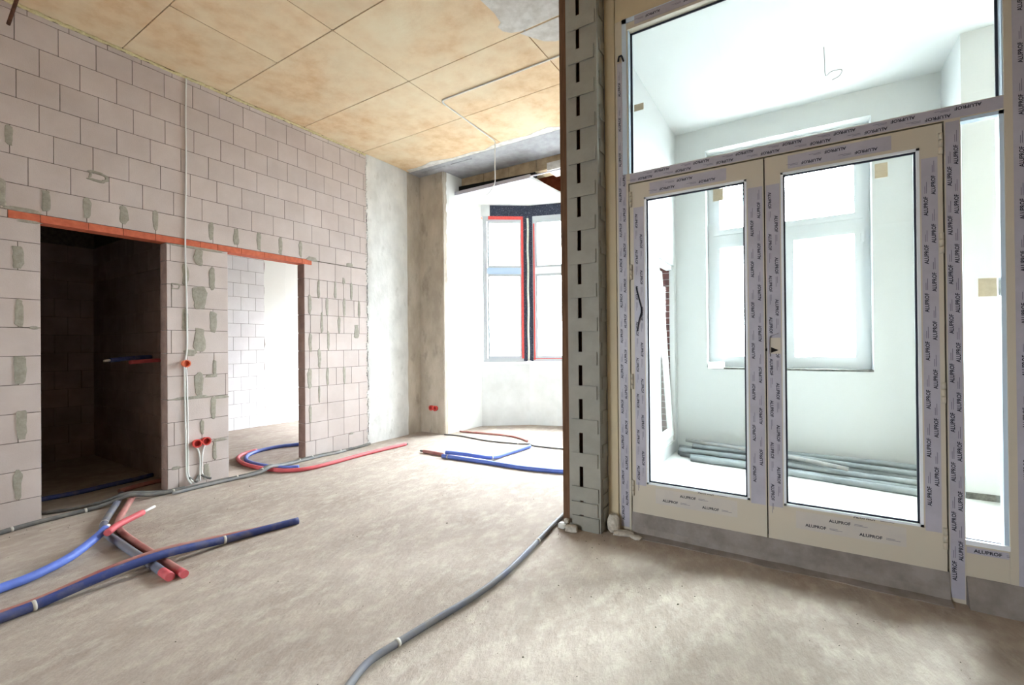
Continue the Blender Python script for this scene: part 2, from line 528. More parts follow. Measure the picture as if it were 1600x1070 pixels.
# mortar smears (y, z, width, height)
SM = [(0.85, 1.894, .056, .167), (.856, 1.502, .044, .199), (.858, 1.1, .062, .208), (.866, .711, .053, .217), (.846, .296, .043, .206), (.81, 2.742, .04, .143), (.775, 2.334, .042, .195), (.993, 2.329, .047, .16), (1.22, 2.334, .049, .159), (1.445, 2.332, .058, .146), (1.663, 2.34, .041, .165), (2.099, 2.336, .044, .168), (2.322, 2.326, .05, .163), (2.543, 2.324, .042, .183), (2.77, 2.318, .042, .177), (3.001, 2.324, .038, .17), (1.995, 2.074, .07, .15), (1.884, 1.9, .05, .195), (2.105, 1.89, .05, .21), (1.999, 1.704, .116, .215), (1.882, 1.5, .05, .206), (2.111, 1.485, .061, .204), (1.997, 1.317, .095, .223), (1.918, 1.201, .102, .058), (2.122, 1.052, .033, .156), (1.989, .912, .073, .211), (1.932, .795, .308, .029), (2.109, .681, .044, .204), (2.014, .516, .032, .129), (2.118, .284, .033, .18), (2.049, .1, .054, .154), (1.804, .189, .068, .028), (2.174, .777, .13, .03), (2.16, .375, .12, .03), (2.091, .982, .098, .03), (3.223, 1.9, .033, .206), (3.444, 1.915, .031, .213), (3.672, 1.921, .038, .205), (3.109, 1.72, .04, .216), (3.33, 1.709, .034, .209), (3.568, 1.717, .037, .217), (3.785, 1.707, .039, .2), (3.261, 1.521, .033, .24), (3.494, 1.506, .036, .199), (3.744, 1.427, .068, .175), (3.114, 1.292, .04, .209), (3.344, 1.314, .034, .224), (3.651, 2.24, .094, .047), (3.562, 2.034, .037, .077), (3.225, 1.109, .041, .22), (3.103, .89, .055, .22), (3.332, .897, .034, .209), (3.561, .898, .037, .208), (3.222, .699, .021, .197), (3.107, .487, .032, .201), (3.144, 2.235, .128, .05), (.873, 2.235, .189, .03), (.93, 1.4, .045, .023), (2.006, 2.155, .46, .022), (3.657, .179, .056, .027), (0.9, 2.158, 0.12, 0.022)]
for i, (y, z, w, h) in enumerate(SM):
    blob('mortar_smear', M_SMEAR, wall_left, ('x', XL), (y, z), w, h, 100+i)
blob('mortar_ring', M_SMEAR, wall_left, ('x', XL), (1.282, 2.595), .125, .085, 7, ring=True)
blob('mortar_ring', M_SMEAR, wall_left, ('x', XL), (1.807, 1.79), .068, .06, 8, ring=True)
M_JAMB = mat('brown_jamb', (150, 126, 114), (130, 106, 96), scale=8, rough=0.95, bump=0.3, bscale=60, rnd=.06)  # browner than the block faces, for the far door jambs
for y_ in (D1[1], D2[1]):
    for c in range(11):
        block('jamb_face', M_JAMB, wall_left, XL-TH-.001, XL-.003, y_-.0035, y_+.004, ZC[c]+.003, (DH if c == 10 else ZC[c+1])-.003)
# foam bead under the ceiling
mb = MB()
rn2 = random.Random(5)
pts = [Vector((XL-0.004+rn2.uniform(-.003, .008), -0.3+k*0.02, 3.680+rn2.uniform(-.006, .005))) for k in range(211)]
seg = 7
rings = []
for i, p in enumerate(pts):
    r_ = 0.013+0.008*noise.noise(Vector((i*0.33, 3, 1)))+rn2.uniform(-.002, .004)
    rings.append([(p.x+math.cos(k*6.2832/seg)*r_, p.y, p.z+math.sin(k*6.2832/seg)*r_) for k in range(seg)])
mb.add([q for rg in rings for q in rg], [(i*seg+k, i*seg+(k+1) % seg, (i+1)*seg+(k+1) % seg, (i+1)*seg+k) for i in range(len(rings)-1) for k in range(seg)])
mb.build('foam_bead', M_FOAM, wall_left, smooth=True)

# --- plastered continuation of the left wall, up to the bay; shade by the pilaster painted tan
wp = MB().box(-4.95, XL-0.004, YE, 4.9, 0, CZ+0.02).build('wall_left_plastered', M_PLASTTAN)
struct(wp, 'white plastered end of the block wall beside the bay, tan where shaded', 'wall')
mb = MB()
ny, nz = 26, 70
for layer in (0,):
    vs, fs = [], []
    for j in range(nz+1):
        z = CZ*j/nz
        ya = YE-0.012+0.018*noise.noise(Vector((1, 2, z*6)))+0.02*noise.noise(Vector((5, 2, z*17)))
        yb = 4.625+0.012*noise.noise(Vector((9, 2, z*4)))
        for i in range(ny+1):
            t = i/ny
            edge = min(t, 1-t)*ny
            d = 0.016*min(1, 0.1+edge*0.6)+0.005*noise.noise(Vector((t*5, z*3, 2)))
            vs.append((XL-0.004+max(0.0, d), ya+(yb-ya)*t, z))
    for j in range(nz):
        for i in range(ny):
            a = j*(ny+1)+i
            fs.append((a, a+1, a+ny+2, a+ny+1))
    mb.add(vs, fs)
mb.build('plaster_coat', M_PLAST, wp, smooth=True)
# ragged mortar seam between blocks and plaster
mb = MB()
rn2 = random.Random(21)
for j in range(120):
    z = j*CZ/120
    y = YE-0.006+0.014*noise.noise(Vector((1, 2, z*6)))+rn2.uniform(-.012, .012)
    s = rn2.uniform(.006, .015)
    bmv = [(XL-0.004, y-s, z), (XL+0.012+rn2.uniform(0, .006), y+rn2.uniform(-s, s)*.4, z+.012), (XL-0.004, y+s, z), (XL-0.004, y+rn2.uniform(-s, s), z+.035)]
    mb.add(bmv, [(0, 1, 3), (1, 2, 3), (0, 2, 1)])
mb.build('mortar_seam', M_PLAST, wp)
# dark crack beside the seam
mb = MB()
cr = [(XL+0.0015, YE+0.004+0.02*noise.noise(Vector((1, 2, z*.06*6)))+0.008*math.sin(z*1.3), z*.06) for z in range(2, 52)]
mb.tube(cr, 0.0035, 5)
mb.build('crack', M_DARK, wp)

# --- pilaster and side of the bay
PE = -4.2
A = (-4.15, 5.68)
Bp = (-3.55, 6.12)
Cp = (-1.38, 6.82)
pil = MB().prism([(-4.95, 4.88), (PE, 4.88), (A[0], A[1]), (A[0]-0.12, A[1]+0.2), (-4.95, 5.9)], 0, 4.15).build('wall_pilaster', M_PLASTTAN)
struct(pil, 'stained grey plaster pilaster and white reveal beside the bay window', 'wall')
# white reveal coat on the side towards the bay
dx, dy = A[0]-PE, A[1]-4.88
ln = math.hypot(dx, dy)
nx_, ny_ = dy/ln, -dx/ln
mb = MB()
vs, fs = [], []
for j in range(61):
    z = CZ*j/60
    w = 0.012*noise.noise(Vector((2, 7, z*9)))
    for i in range(9):
        t = i/8
        d = 0.008 if i else 0.0
        vs.append((PE+dx*t+nx_*d-(0.012+w if i == 0 else 0), 4.88+dy*t+ny_*d-(0.003 if i == 0 else 0), z))
for j in range(60):
    for i in range(8):
        a = j*9+i
        fs.append((a, a+1, a+10, a+9))
mb.add(vs, fs)
mb.build('white_coat', M_WHITE, pil)

# --- concrete beam over the bay, bay soffit, roof above
beam = empty('ceiling_beam', (0, 0, 0))
bx = [-4.2, -3.78, -3.35, -2.92, -2.55, -2.0, -1.4]
rn = random.Random(3)
for a, b in zip(bx[:-1], bx[1:]):
    block('beam_segment', M_BEAM, beam, a+.004, b-.004, 5.255+rn.uniform(-.008, .008), 5.5, 3.53, CZ)
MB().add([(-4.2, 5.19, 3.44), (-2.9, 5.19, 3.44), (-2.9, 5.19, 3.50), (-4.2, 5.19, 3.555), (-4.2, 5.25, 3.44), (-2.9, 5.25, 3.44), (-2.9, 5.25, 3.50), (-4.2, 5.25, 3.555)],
         [(0, 1, 2, 3), (4, 7, 6, 5), (0, 4, 5, 1), (1, 5, 6, 2), (2, 6, 7, 3), (3, 7, 4, 0)]).build('gap_shade_strip', M_DARK, beam)  # dark wedge painted in for the shade between beam and soffit edge
MB().box(-2.75, -1.4, 5.235, 5.5, 3.5, 3.60).build('white_filler', M_PATCH, beam)
MB().box(-4.25, -1.4, 5.10, 5.55, CZ+0.004, 4.2).build('backing', M_BEAM, beam)
struct(beam, 'raw tan concrete beam over the bay opening below the ceiling', 'beam')

soff = MB().prism([(-4.19, 5.12), (-2.93, 5.12), (-2.89, 5.80), (-2.80, 6.36), (Bp[0], Bp[1]+.02), (A[0]-.02, A[1]+.02)], 3.405, 3.435).build('ceiling_bay', M_WHITE)
struct(soff, 'white plasterboard soffit of the bay with an open corner', 'ceiling')
mb = MB().box(-4.19, -2.93, 5.10, 5.122, 3.402, 3.452)
mb.box(-2.95, -2.93, 5.12, 5.8, 3.402, 3.45)
mb.build('metal_edge_profile', mat('galvanised_profile', (190, 188, 198), rough=0.4, metal=0.4), soff)
ext = MB().box(-2.93, -2.35, 5.102, 5.116, 3.418, 3.432).build('metal_track', MATS['galvanised_profile'], soff)
o = MB().prism([(-4.6, 5.25), (-1.2, 5.25), (-1.2, 7.2), (-3.7, 6.6), (-4.6, 5.95)], 4.15, 4.3).build('ceiling_bay_roof', M_BEAM)
struct(o, 'rough old roof slab hidden above the bay soffit')

# --- bay window fronts
def bay_front(idx, P0, P1, label, redtop, transom_mat):
    d = Vector((P1[0]-P0[0], P1[1]-P0[1], 0))
    W = d.length
    rz = math.atan2(d.y, d.x)
    e = empty('window_%d' % idx, (P0[0], P0[1], 0), rz)
    z0, z1, t = 0.97, 3.24, 0.07
    f = MB()
    f.box(0.03, 0.10, -0.0, t, z0, z1)
    f.box(W-0.10, W-0.03, 0, t, z0, z1)
    f.box(0.10, W-0.10, 0, t, z0, z0+0.07)
    f.box(0.10, W-0.10, 0, t, z1-0.07, z1)
    f.build('frame', M_PVCGREY, e)
    MB().box(0.10, W-0.10, 0.002, t-.002, 2.34, 2.44).build('transom', transom_mat, e)
    nw = 1 if W < 1.2 else 2
    for k in range(nw):
        xa = 0.10+(W-0.2)*k/nw
        xb = 0.10+(W-0.2)*(k+1)/nw
        s = MB()
        for za, zb in ((z0+.07, 2.34), (2.44, z1-.07)):
            s.box(xa+.004, xa+.035, .01, t-.01, za, zb)
            s.box(xb-.035, xb-.004, .01, t-.01, za, zb)
            s.box(xa+.035, xb-.035, .01, t-.01, za, za+.035)
            s.box(xa+.035, xb-.035, .01, t-.01, zb-.035, zb)
        s.build('sash', M_PVCGREY, e)
        for za, zb in ((z0+.09, 2.33), (2.45, z1-.09)):
            MB().box(xa+.02, xb-.02, .034, .038, za, zb).build('glass_pane', M_GLASS, e)
    r = MB()
    if redtop:
        r.box(0.12, W-0.075, -0.006, 0.002, z1-.055, z1-.005)
        r.box(W-0.115, W-0.075, -0.006, 0.002, z0+.06, z1-.005)
    else:
        r.box(0.075, 0.095, -0.006, 0.002, z0+.04, z1-.12)
        r.box(0.05, W-.1, -0.004, 0.002, z0+.052, z0+.064)
    r.build('red_tape', M_RED, e)
    struct(e, label, 'window')
    # wall below and dark sealed band above belong to the bay wall
    return e, W, rz


e3, W3, rz3 = bay_front(3, A, Bp, 'narrow tall bay window edged with red tape beside the white reveal', True, M_PVCBLUE)
rz_ = math.atan2(Cp[1]-Bp[1], Cp[0]-Bp[0])
We = (Bp[0]+math.cos(rz_)*1.50, Bp[1]+math.sin(rz_)*1.50)
e4, W4, rz4 = bay_front(4, Bp, We, 'wide bay window to the right of the dark corner post', False, M_PVC)


def off(P, rz, d):
    return (P[0]-math.sin(rz)*d, P[1]+math.cos(rz)*d)


mb = MB()
mb.prism([A, Bp, Cp, off(Cp, rz4, .25), off(Bp, rz4, .27), off(A, rz3, .25)], 0, 0.97)
mb.prism([We, Cp, off(Cp, rz4, .25), off(We, rz4, .25)], .97, 3.24)  # unseen pier added to cut slanting light from the bay
baywall = mb.build('wall_bay', M_BAYWALL)
struct(baywall, 'smooth pale plaster parapet below the bay windows', 'wall')
MB().prism([off(A, rz3, .02), off(Bp, rz3, .02), off(Cp, rz4, .02), off(Cp, rz4, .25), off(Bp, rz4, .27), off(A, rz3, .25)], 3.24, 4.16).build('head_wall', M_BRICK, baywall)
mb = MB().prism([(A[0]+.12, A[1]+.085), (Bp[0], Bp[1]-.003), (Cp[0], Cp[1]-.003), off(Cp, rz4, .06), off(Bp, rz4, .06), off((A[0]+.12, A[1]+.088), rz3, .06)], 3.235, 3.41)
mb.build('sealant_band', M_BITUM, baywall)
MB().prism([A, (A[0]+.118, A[1]+.085), off((A[0]+.118, A[1]+.088), rz3, .06), off(A, rz3, .06)], 3.235, 3.41).build('plaster_band', M_BAYWALL, baywall)
MB().prism([(Bp[0]-.068, Bp[1]-.055), (Bp[0]+.005, Bp[1]-.03), (Bp[0]+.065, Bp[1]+.012), off(Bp, rz4, .2), off(Bp, rz3, .1)], 0.99, 3.30).build('corner_post', M_BITUM, baywall)
mb = MB().tube([(Bp[0]+.006+.004*math.sin(k), Bp[1]-.032, 1.0+k*.1) for k in range(23)], 0.016, 8)
mb.build('foam_strip', M_SEALSTRIP, baywall, smooth=True)
mb = MB().prism([(A[0]+.005, A[1]-.02), (Bp[0]+.01, Bp[1]-.035), (We[0], We[1]-.035), We, Bp, A], 0.945, 0.985)
mb.build('sill_board', M_PVC, baywall)
# old brickwork seen through the open corner of the soffit
for r_ in range(6):
    for k in range(5):
        t0 = 0.42+k*0.255+(0.125 if r_ % 2 else 0)
        c, s = math.cos(rz4), math.sin(rz4)
        b_ = MB().box(0, .24, -0.03+random.Random(r_*9+k).uniform(-.006, .006), .05, 0, .065).build('brick', M_BRICK, baywall)
        b_.location = (Bp[0]+c*t0, Bp[1]+s*t0+.0, 3.46+r_*.076)
        b_.rotation_euler.z = rz4
mb = MB().box(-0.02, 0.1, 0, .1, 3.44, 3.95)
o = mb.build('timber_block', mat('raw_timber', (206, 158, 118), (186, 138, 100), scale=12, stretch=(6, 6, 1)), baywall, loc=(-2.62, 6.1, 0))

# --- wall between the main room and the white room
mb = MB()
WX0, WX1 = -1.38, -1.22
O0, O1, OZ0, OZ1 = 4.79, 5.44, 0.13, 2.14
mb.box(WX0, WX1, 3.06, O0, 0, CZ+.02)
mb.box(WX0, WX1, O1, 7.1, 0, 4.2)
mb.box(WX0, WX1, O0, O1, 0, OZ0)
mb.box(WX0, -1.037, 2.985, 3.075, 0, CZ+.02)
mb.box(WX0, WX1, O0, O1, OZ1, CZ+.02)
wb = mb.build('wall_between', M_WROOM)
struct(wb, 'white painted side wall of the glazed room with a narrow window door', 'wall')
rn = random.Random(8)
for r_ in range(27):
    block('brick', M_BRICKDARK, wb, WX0+.01, WX1-.055, O1-.012+rn.uniform(-.004, .004), O1+.01, OZ0+r_*.0745, OZ0+r_*.0745+.066)
d3 = empty('door_3', (WX0+.075, O0, 0))
f = MB().box(0, .06, 0, .05, OZ0, OZ1)
f.box(0, .06, .05, O1-O0, OZ0, OZ0+.05)
f.box(0, .06, .05, O1-O0, OZ1-.05, OZ1)
f.build('frame', M_PVC, d3)
tilt = R(3.4)


def tl(mbx):
    mbx.v = [(x*math.cos(tilt)-(z-.19)*math.sin(tilt)*1.0, y, .19+(z-.19)*math.cos(tilt)+x*math.sin(tilt)) for x, y, z in mbx.v]
    return mbx


s = MB()
s.box(.02, .075, .055, .115, .19, 2.08)
s.box(.02, .075, O1-O0-.10, O1-O0-.04, .19, 2.08)
s.box(.02, .075, .115, O1-O0-.10, .19, .27)
s.box(.02, .075, .115, O1-O0-.10, 2.01, 2.08)
tl(s).build('tilted_sash', M_PVC, d3)
tl(MB().box(.045, .05, .10, O1-O0-.09, .25, 2.03)).build('glass_pane', M_GLASS, d3)
struct(d3, 'narrow white window door tilted open in the side wall of the glazed room', 'door')

# --- white room behind the glazing
YB = 5.55
mb = MB()
w0, w1, wz0, wz1 = -0.89, 0.60, 0.97, 3.43
mb.box(-1.22, w0, YB, YB+.28, 0, CZ+.05)
mb.box(w1, 1.10, YB, YB+.28, 0, CZ+.05)
mb.box(w0, w1, YB, YB+.28, 0, wz0)
mb.box(w0, w1, YB, YB+.28, wz1, CZ+.05)
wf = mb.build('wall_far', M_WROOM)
struct(wf, 'white far wall of the glazed room around the tall window', 'wall')
mb = MB().box(1.10, 1.33, 4.96, 5.83, 0, CZ+.05).box(2.62, 3.5, 4.96, 5.15, 0, CZ+.05).box(1.33, 2.62, 4.96, 5.15, 0, .97).box(1.33, 2.62, 4.96, 5.15, 3.66, CZ+.05)
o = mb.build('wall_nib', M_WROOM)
struct(o, 'white wall corner of the glazed room seen through the sidelight', 'wall')
MB().box(1.098, 2.7, 4.952, 4.962, 0, .055).build('baseboard_gap', M_SILLDARK, o)
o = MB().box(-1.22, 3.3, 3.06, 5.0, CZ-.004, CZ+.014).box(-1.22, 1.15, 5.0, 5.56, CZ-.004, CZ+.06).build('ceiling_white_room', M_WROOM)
struct(o, 'smooth white ceiling of the glazed room', 'ceiling')
o = MB().box(-1.22, 3.3, 3.06, 5.56, -0.01, 0.004).build('floor_white_room', mat('pale_screed', (190, 190, 187), (180, 180, 177), scale=3, rough=0.85, bump=0.15, bscale=30))
struct(o, 'pale dusty floor of the glazed room', 'floor')

w2 = empty('window_2', (0, YB+.16, 0))
f = MB()
f.box(w0, w0+.06, 0, .07, wz0, wz1)
f.box(w1-.06, w1, 0, .07, wz0, wz1)
f.box(w0+.06, w1-.06, 0, .07, wz0, wz0+.06)
f.box(w0+.06, w1-.06, 0, .07, wz1-.06, wz1)
f.build('frame', M_PVCGREY, w2)
MB().box(w0+.06, w1-.06, .0, .07, 2.40, 2.48).build('transom', M_PVCGREY, w2)
MB().box(-.19, -.11, .0, .07, wz0+.06, 2.40).build('mullion', M_PVCGREY, w2)
for xa, xb, za, zb in ((w0+.06, -.19, wz0+.06, 2.40), (-.11, w1-.06, wz0+.06, 2.40), (w0+.06, w1-.06, 2.48, wz1-.06)):
    s = MB()
    s.box(xa, xa+.065, -.012, .05, za, zb)
    s.box(xb-.065, xb, -.012, .05, za, zb)
    s.box(xa+.065, xb-.065, -.012, .05, za, za+.065)
    s.box(xa+.065, xb-.065, -.012, .05, zb-.065, zb)
    s.build('sash', M_PVCGREY, w2)
    MB().box(xa+.05, xb-.05, .02, .026, za+.05, zb-.05).build('glass_pane', M_GLASS, w2)
hb = MB().box(w1-.075, w1-.05, -.03, -.012, 2.24, 2.33)
hb.build('hinge', M_PVCGREY, w2)
struct(w2, 'tall white framed window in the far wall of the glazed room', 'window')
MB().box(w0+.05, w1, YB-.004, YB+.16, wz0-.016, wz0+.003).build('sill_gap', M_SILLDARK, wf)
sb = MB().box(w0+.01, w0+.17, YB-.012, YB+.1, wz0-.012, wz0+.06).build('sill_end_block', M_PVC, wf)

w5 = empty('window_5', (0, 5.05, 0))
f = MB().box(1.33, 1.38, 0, .07, .97, 3.66).box(2.57, 2.62, 0, .07, .97, 3.66).box(1.38, 2.57, 0, .07, .97, 1.03).box(1.38, 2.57, 0, .07, 3.61, 3.66).box(1.95, 2.0, 0, .07, 1.03, 3.61)
f.build('frame', M_PVC, w5)
MB().box(1.38, 1.95, .03, .036, 1.03, 3.61).build('glass_pane', M_GLASS, w5)
MB().box(2.0, 2.57, .03, .036, 1.03, 3.61).build('glass_pane', M_GLASS, w5)
struct(w5, 'second window of the glazed room, hidden behind the white wall corner', 'window')

# --- remaining shell of the main room and the side rooms
for nm, bb, m, lab in (
        ('wall_right', (2.7, 2.9, -6.4, 3.02, 0, CZ+.05), M_DIM, 'dark bare wall on the right, outside the view'),
        ('wall_partition', (0.93, 3.4, 2.98, 3.06, 0, CZ+.02), M_PLASTTAN, 'bare wall strip to the right of the glazed partition')):
    struct(MB().box(*bb).build(nm, m), lab)
mb = MB().box(-4.8, -4.4, -6.4, -6.2, 0, CZ+.02).box(-2.9, 2.9, -6.4, -6.2, 0, CZ+.02).box(-4.4, -2.9, -6.4, -6.2, 0, .8).box(-4.4, -2.9, -6.4, -6.2, 2.8, CZ+.02)
struct(mb.build('wall_back', M_DIM), 'bare window wall far behind the camera')
w6 = empty('window_6', (0, -6.34, 0))
MB().box(-4.4, -4.34, 0, .07, .8, 2.8).box(-2.96, -2.9, 0, .07, .8, 2.8).box(-4.34, -2.96, 0, .07, .8, .87).box(-4.34, -2.96, 0, .07, 2.73, 2.8).box(-3.83, -3.77, 0, .07, .87, 2.73).build('frame', M_PVC, w6)
MB().box(-4.34, -2.96, .03, .036, .87, 2.73).build('glass_pane', M_GLASS, w6)
struct(w6, 'street window in the wall far behind the camera', 'window')
mb = MB().box(3.3, 3.5, 2.98, 5.15, 0, CZ+.05)
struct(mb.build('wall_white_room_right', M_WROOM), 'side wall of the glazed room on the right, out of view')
# dark side room
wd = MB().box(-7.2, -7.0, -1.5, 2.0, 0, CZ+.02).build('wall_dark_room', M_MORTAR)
struct(wd, 'unlit block wall at the back of the dark side room', 'wall')
rn = random.Random(14)
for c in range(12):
    row(-0.6, 1.9, 0.1 if c % 2 else 0.21, ZC[c], ZC[c+1], -7.1, -6.985, wd, m=M_SHADEBLOCK)
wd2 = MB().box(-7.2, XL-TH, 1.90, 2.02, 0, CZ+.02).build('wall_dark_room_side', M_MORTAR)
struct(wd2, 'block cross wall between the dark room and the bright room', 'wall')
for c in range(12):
    row(-6.98, XL-TH-.005, -6.9 if c % 2 else -6.79, ZC[c], ZC[c+1], 1.885, 2.0, wd2, axis='x', m=M_SHADEBLOCK)
struct(MB().box(-7.2, XL-TH, -1.7, -1.5, 0, CZ+.02).build('wall_dark_room_near', M_MORTAR), 'near wall of the dark side room, out of view')
# bright side room
wr = MB().box(-7.4, -7.176, 2.0, 6.5, 0, CZ+.02).build('wall_bright_room', M_MORTAR)
struct(wr, 'bright white block wall at the back of the lit side room', 'wall')
for c in range(18):
    row(2.7, 4.0, 2.75 if c % 2 else 2.86, ZC[c], ZC[c+1], -7.2, -7.17, wr, m=M_BLOCKWHITE)
mb = MB()
vs, fs = [], []
for j in range(50):
    z = CZ*j/49
    ya = 4.0+0.03*noise.noise(Vector((4, 1, z*5)))+0.015*noise.noise(Vector((4, 6, z*19)))
    for i in range(8):
        vs.append((-7.155-(0.02 if i == 0 else 0), ya+(6.4-ya)*i/7, z))
for j in range(49):
    for i in range(7):
        a = j*8+i
        fs.append((a, a+1, a+9, a+8))
mb.add(vs, fs)
mb.build('plaster_coat', M_WHITE, wr)
mb = MB()
mb.box(-7.4, -6.35, 6.25, 6.5, 0, CZ+.02)
mb.box(-5.4, -4.7, 5.85, 6.5, 0, CZ+.02)
mb.box(-6.35, -5.4, 6.25, 6.5, 0, .3)
mb.box(-6.35, -5.4, 6.25, 6.5, 2.1, CZ+.02)
struct(mb.build('wall_bright_room_end', M_WHITE), 'window wall of the lit side room, out of view')
struct(MB().box(-7.5, -4.6, 5.1, 6.6, CZ+.013, CZ+.2).build('ceiling_bright_room', M_CEILJOINT), 'ceiling end over the lit side room, out of view')

# ------------------------------------------------------------------ glazed aluminium partition
YF = 2.97
TEXT = []


def text_mesh(s):
    cu = bpy.data.curves.new('word', 'FONT')
    cu.body = s
    cu.resolution_u = 2
    cu.offset = 0.026
    ob = bpy.data.objects.new('word', cu)
    COL.objects.link(ob)
    bpy.context.view_layer.update()
    me = bpy.data.meshes.new_from_object(ob)
    v = [(p.co.x, p.co.y) for p in me.vertices]
    f = [tuple(p.vertices) for p in me.polygons]
    bpy.data.objects.remove(ob)
    bpy.data.meshes.remove(me)
    bpy.data.curves.remove(cu)
    x0, x1 = min(p[0] for p in v), max(p[0] for p in v)
    y0, y1 = min(p[1] for p in v), max(p[1] for p in v)
    return [((p[0]-(x0+x1)/2)/(x1-x0), (p[1]-(y0+y1)/2)/(y1-y0)) for p in v], f


WV, WF = text_mesh('ALUPROF')


def words(parent, yfront, places, ang, L=0.094, H=0.0165):
    """printed words on a film strip; ang is the reading direction in degrees, seen from the main room"""
    mb, pale = MB(), MB()
    ca, sa = math.cos(R(ang)), math.sin(R(ang))
    yy = yfront-0.0006
    for x, z in places:
        vs = []
        for a, b in WV:
            a, b = a*L, b*H
            vs.append((x+a*ca-b*sa, yy, z+a*sa+b*ca))
        mb.add(vs, WF)
        # fine print running beside the next gap
        for q, (o1, o2) in enumerate(((0.062, 0.118),)):
            for k in (0, 1):
                b0 = -0.004+k*0.006
                cs = [(o1, b0), (o2-k*.02, b0), (o2-k*.02, b0+.0022), (o1, b0+.0022)]
                pale.add([(x+a*ca-b*sa, yy, z+a*sa+b*ca) for a, b in cs], [(0, 1, 2, 3)])
    mb.build('film_print', M_INK, parent)
    pale.build('fine_print', M_INKPALE, parent)


def tape(parent, x0, x1, z0, z1, yfront, vertical, ang, phase=0.0, cols=2, pitch=0.236, m=None):
    t = MB().box(x0, x1, yfront-0.0008, yfront+.001, z0, z1).build('protective_film', m or M_TAPE, parent)
    pl = []
    if vertical:
        for c in range(cols):
            x = (x0+x1)/2 if cols == 1 else x0+(x1-x0)*(0.27+0.46*c)
            z = z0+0.07+phase+c*pitch*0.42
            while z < z1-0.05:
                pl.append((x, z))
                z += pitch
    else:
        for c in range(cols):
            z = (z0+z1)/2 if cols == 1 else z0+(z1-z0)*(0.27+0.46*c)
            x = x0+0.07+phase+c*pitch*0.45
            while x < x1-0.05:
                pl.append((x, z))
                x += pitch
    words(t, yfront-0.0008, pl, ang)
    return t


# fixed frame
w1f = empty('window_1', (0, 0, 0))
struct(w1f, 'fixed beige aluminium frame with upper pane and sidelight around the double doors', 'window')
JL0, JL1 = -1.035, -0.952
y0, y1 = YF, YF+.075
MB().box(JL0, JL1, y0, y1, 0, 3.41).build('jamb', M_ALU, w1f)
MB().box(0.803, 0.93, y0, y1, 0, 3.41).build('jamb', M_ALU, w1f)
MB().box(JL1, 0.803, y0, y1, 3.335, 3.41).build('head_rail', M_ALU, w1f)
MB().box(JL1, 0.803, y0, y1, 2.31, 2.375).build('transom', M_ALU, w1f)
MB().box(0.598, 0.655, y0, y1, 0.0, 2.31).build('mullion', M_ALU, w1f)
MB().box(0.655, 0.803, y0+.004, y1, 0.13, 0.285).build('bottom_rail', M_ALU, w1f)
# recess lips behind the doors
MB().box(-.952, -.925, YF+.055, y1, 0.02, 2.31).build('rebate', M_DARK, w1f)
MB().box(.58, .598, YF+.055, y1, 0.02, 2.31).build('rebate', M_DARK, w1f)
MB().box(-.952, .598, YF+.055, y1, 2.285, 2.31).build('rebate', M_DARK, w1f)


def bead(parent, x0, x1, z0, z1, yb, w, m, d=0.05, sides='lrtb'):
    b = MB()
    if 'l' in sides:
        b.box(x0, x0+w, yb, yb+d, z0, z1)
    if 'r' in sides:
        b.box(x1-w, x1, yb, yb+d, z0, z1)
    if 't' in sides:
        b.box(x0, x1, yb, yb+d, z1-w, z1)
    if 'b' in sides:
        b.box(x0, x1, yb, yb+d, z0, z0+w)
    return b.build('glazing_bead', m, parent)


def gasket(parent, x0, x1, z0, z1, yb, w=0.008):
    b = MB()
    b.box(x0, x0+w, yb, yb+.006, z0, z1)
    b.box(x1-w, x1, yb, yb+.006, z0, z1)
    b.box(x0, x1, yb, yb+.006, z1-w, z1)
    b.box(x0, x1, yb, yb+.006, z0, z0+w)
    return b.build('gasket', M_GASKET, parent)


# upper pane
bead(w1f, -.987, .835, 2.376, 3.41, YF-.004, .03, M_BEADBLUE, .03, 'lt')
bead(w1f, -.957, .81, 2.372, 3.385, YF+.01, .012, M_BEADBLUE, .05, 'lrt')
gasket(w1f, -.945, .80, 2.372, 3.335, YF+.05, .012)
up_pane = MB().box(-.95, .802, YF+.055, YF+.061, 2.37, 3.336).build('glass_pane', M_GLASS, w1f)
MB().box(-.925, -.862, YF+.0535, YF+.0548, 2.805, 2.85).build('sticker', M_STICK, up_pane)
# sidelight
bead(w1f, .655, .803, .285, 2.31, YF+.008, .016, M_BEADBLUE, .046, 'rt')
bead(w1f, .655, .803, .285, 2.31, YF-.004, .022, M_BEAD, .02, 'b')
gasket(w1f, .657, .80, .29, 2.306, YF+.05, .010)
sl_pane = MB().box(.652, .803, YF+.055, YF+.061, .283, 2.31).build('glass_pane', M_GLASS, w1f)
MB().box(.722, .785, YF+.0535, YF+.0548, 1.458, 1.545).build('sticker', M_STICK, sl_pane)
# films
tape(w1f, -1.022, -.966, .03, 3.13, YF, True, 90, 0.02)
tape(w1f, .602, .652, .02, 2.30, YF, True, 90, 0.06)
tape(w1f, .83, .925, .02, 3.40, YF, True, 90, 0.1)
tape(w1f, -.94, .80, 2.314, 2.372, YF, False, 180, 0.03)
tape(w1f, .66, .80, .245, .275, YF+.004, False, 0, 0.0, cols=1)
tape(w1f, -.9, .75, 3.35, 3.405, YF-.004, False, 180, 0.05, cols=1)
# torn film end curling off the jamb
o = MB().tube(spline([(-.975, YF-.003, 3.13), (-.985, YF-.02, 3.165), (-1.0, YF-.024, 3.16), (-1.01, YF-.012, 3.135)], .01), .006, 6).build('film_curl', M_INK, w1f)


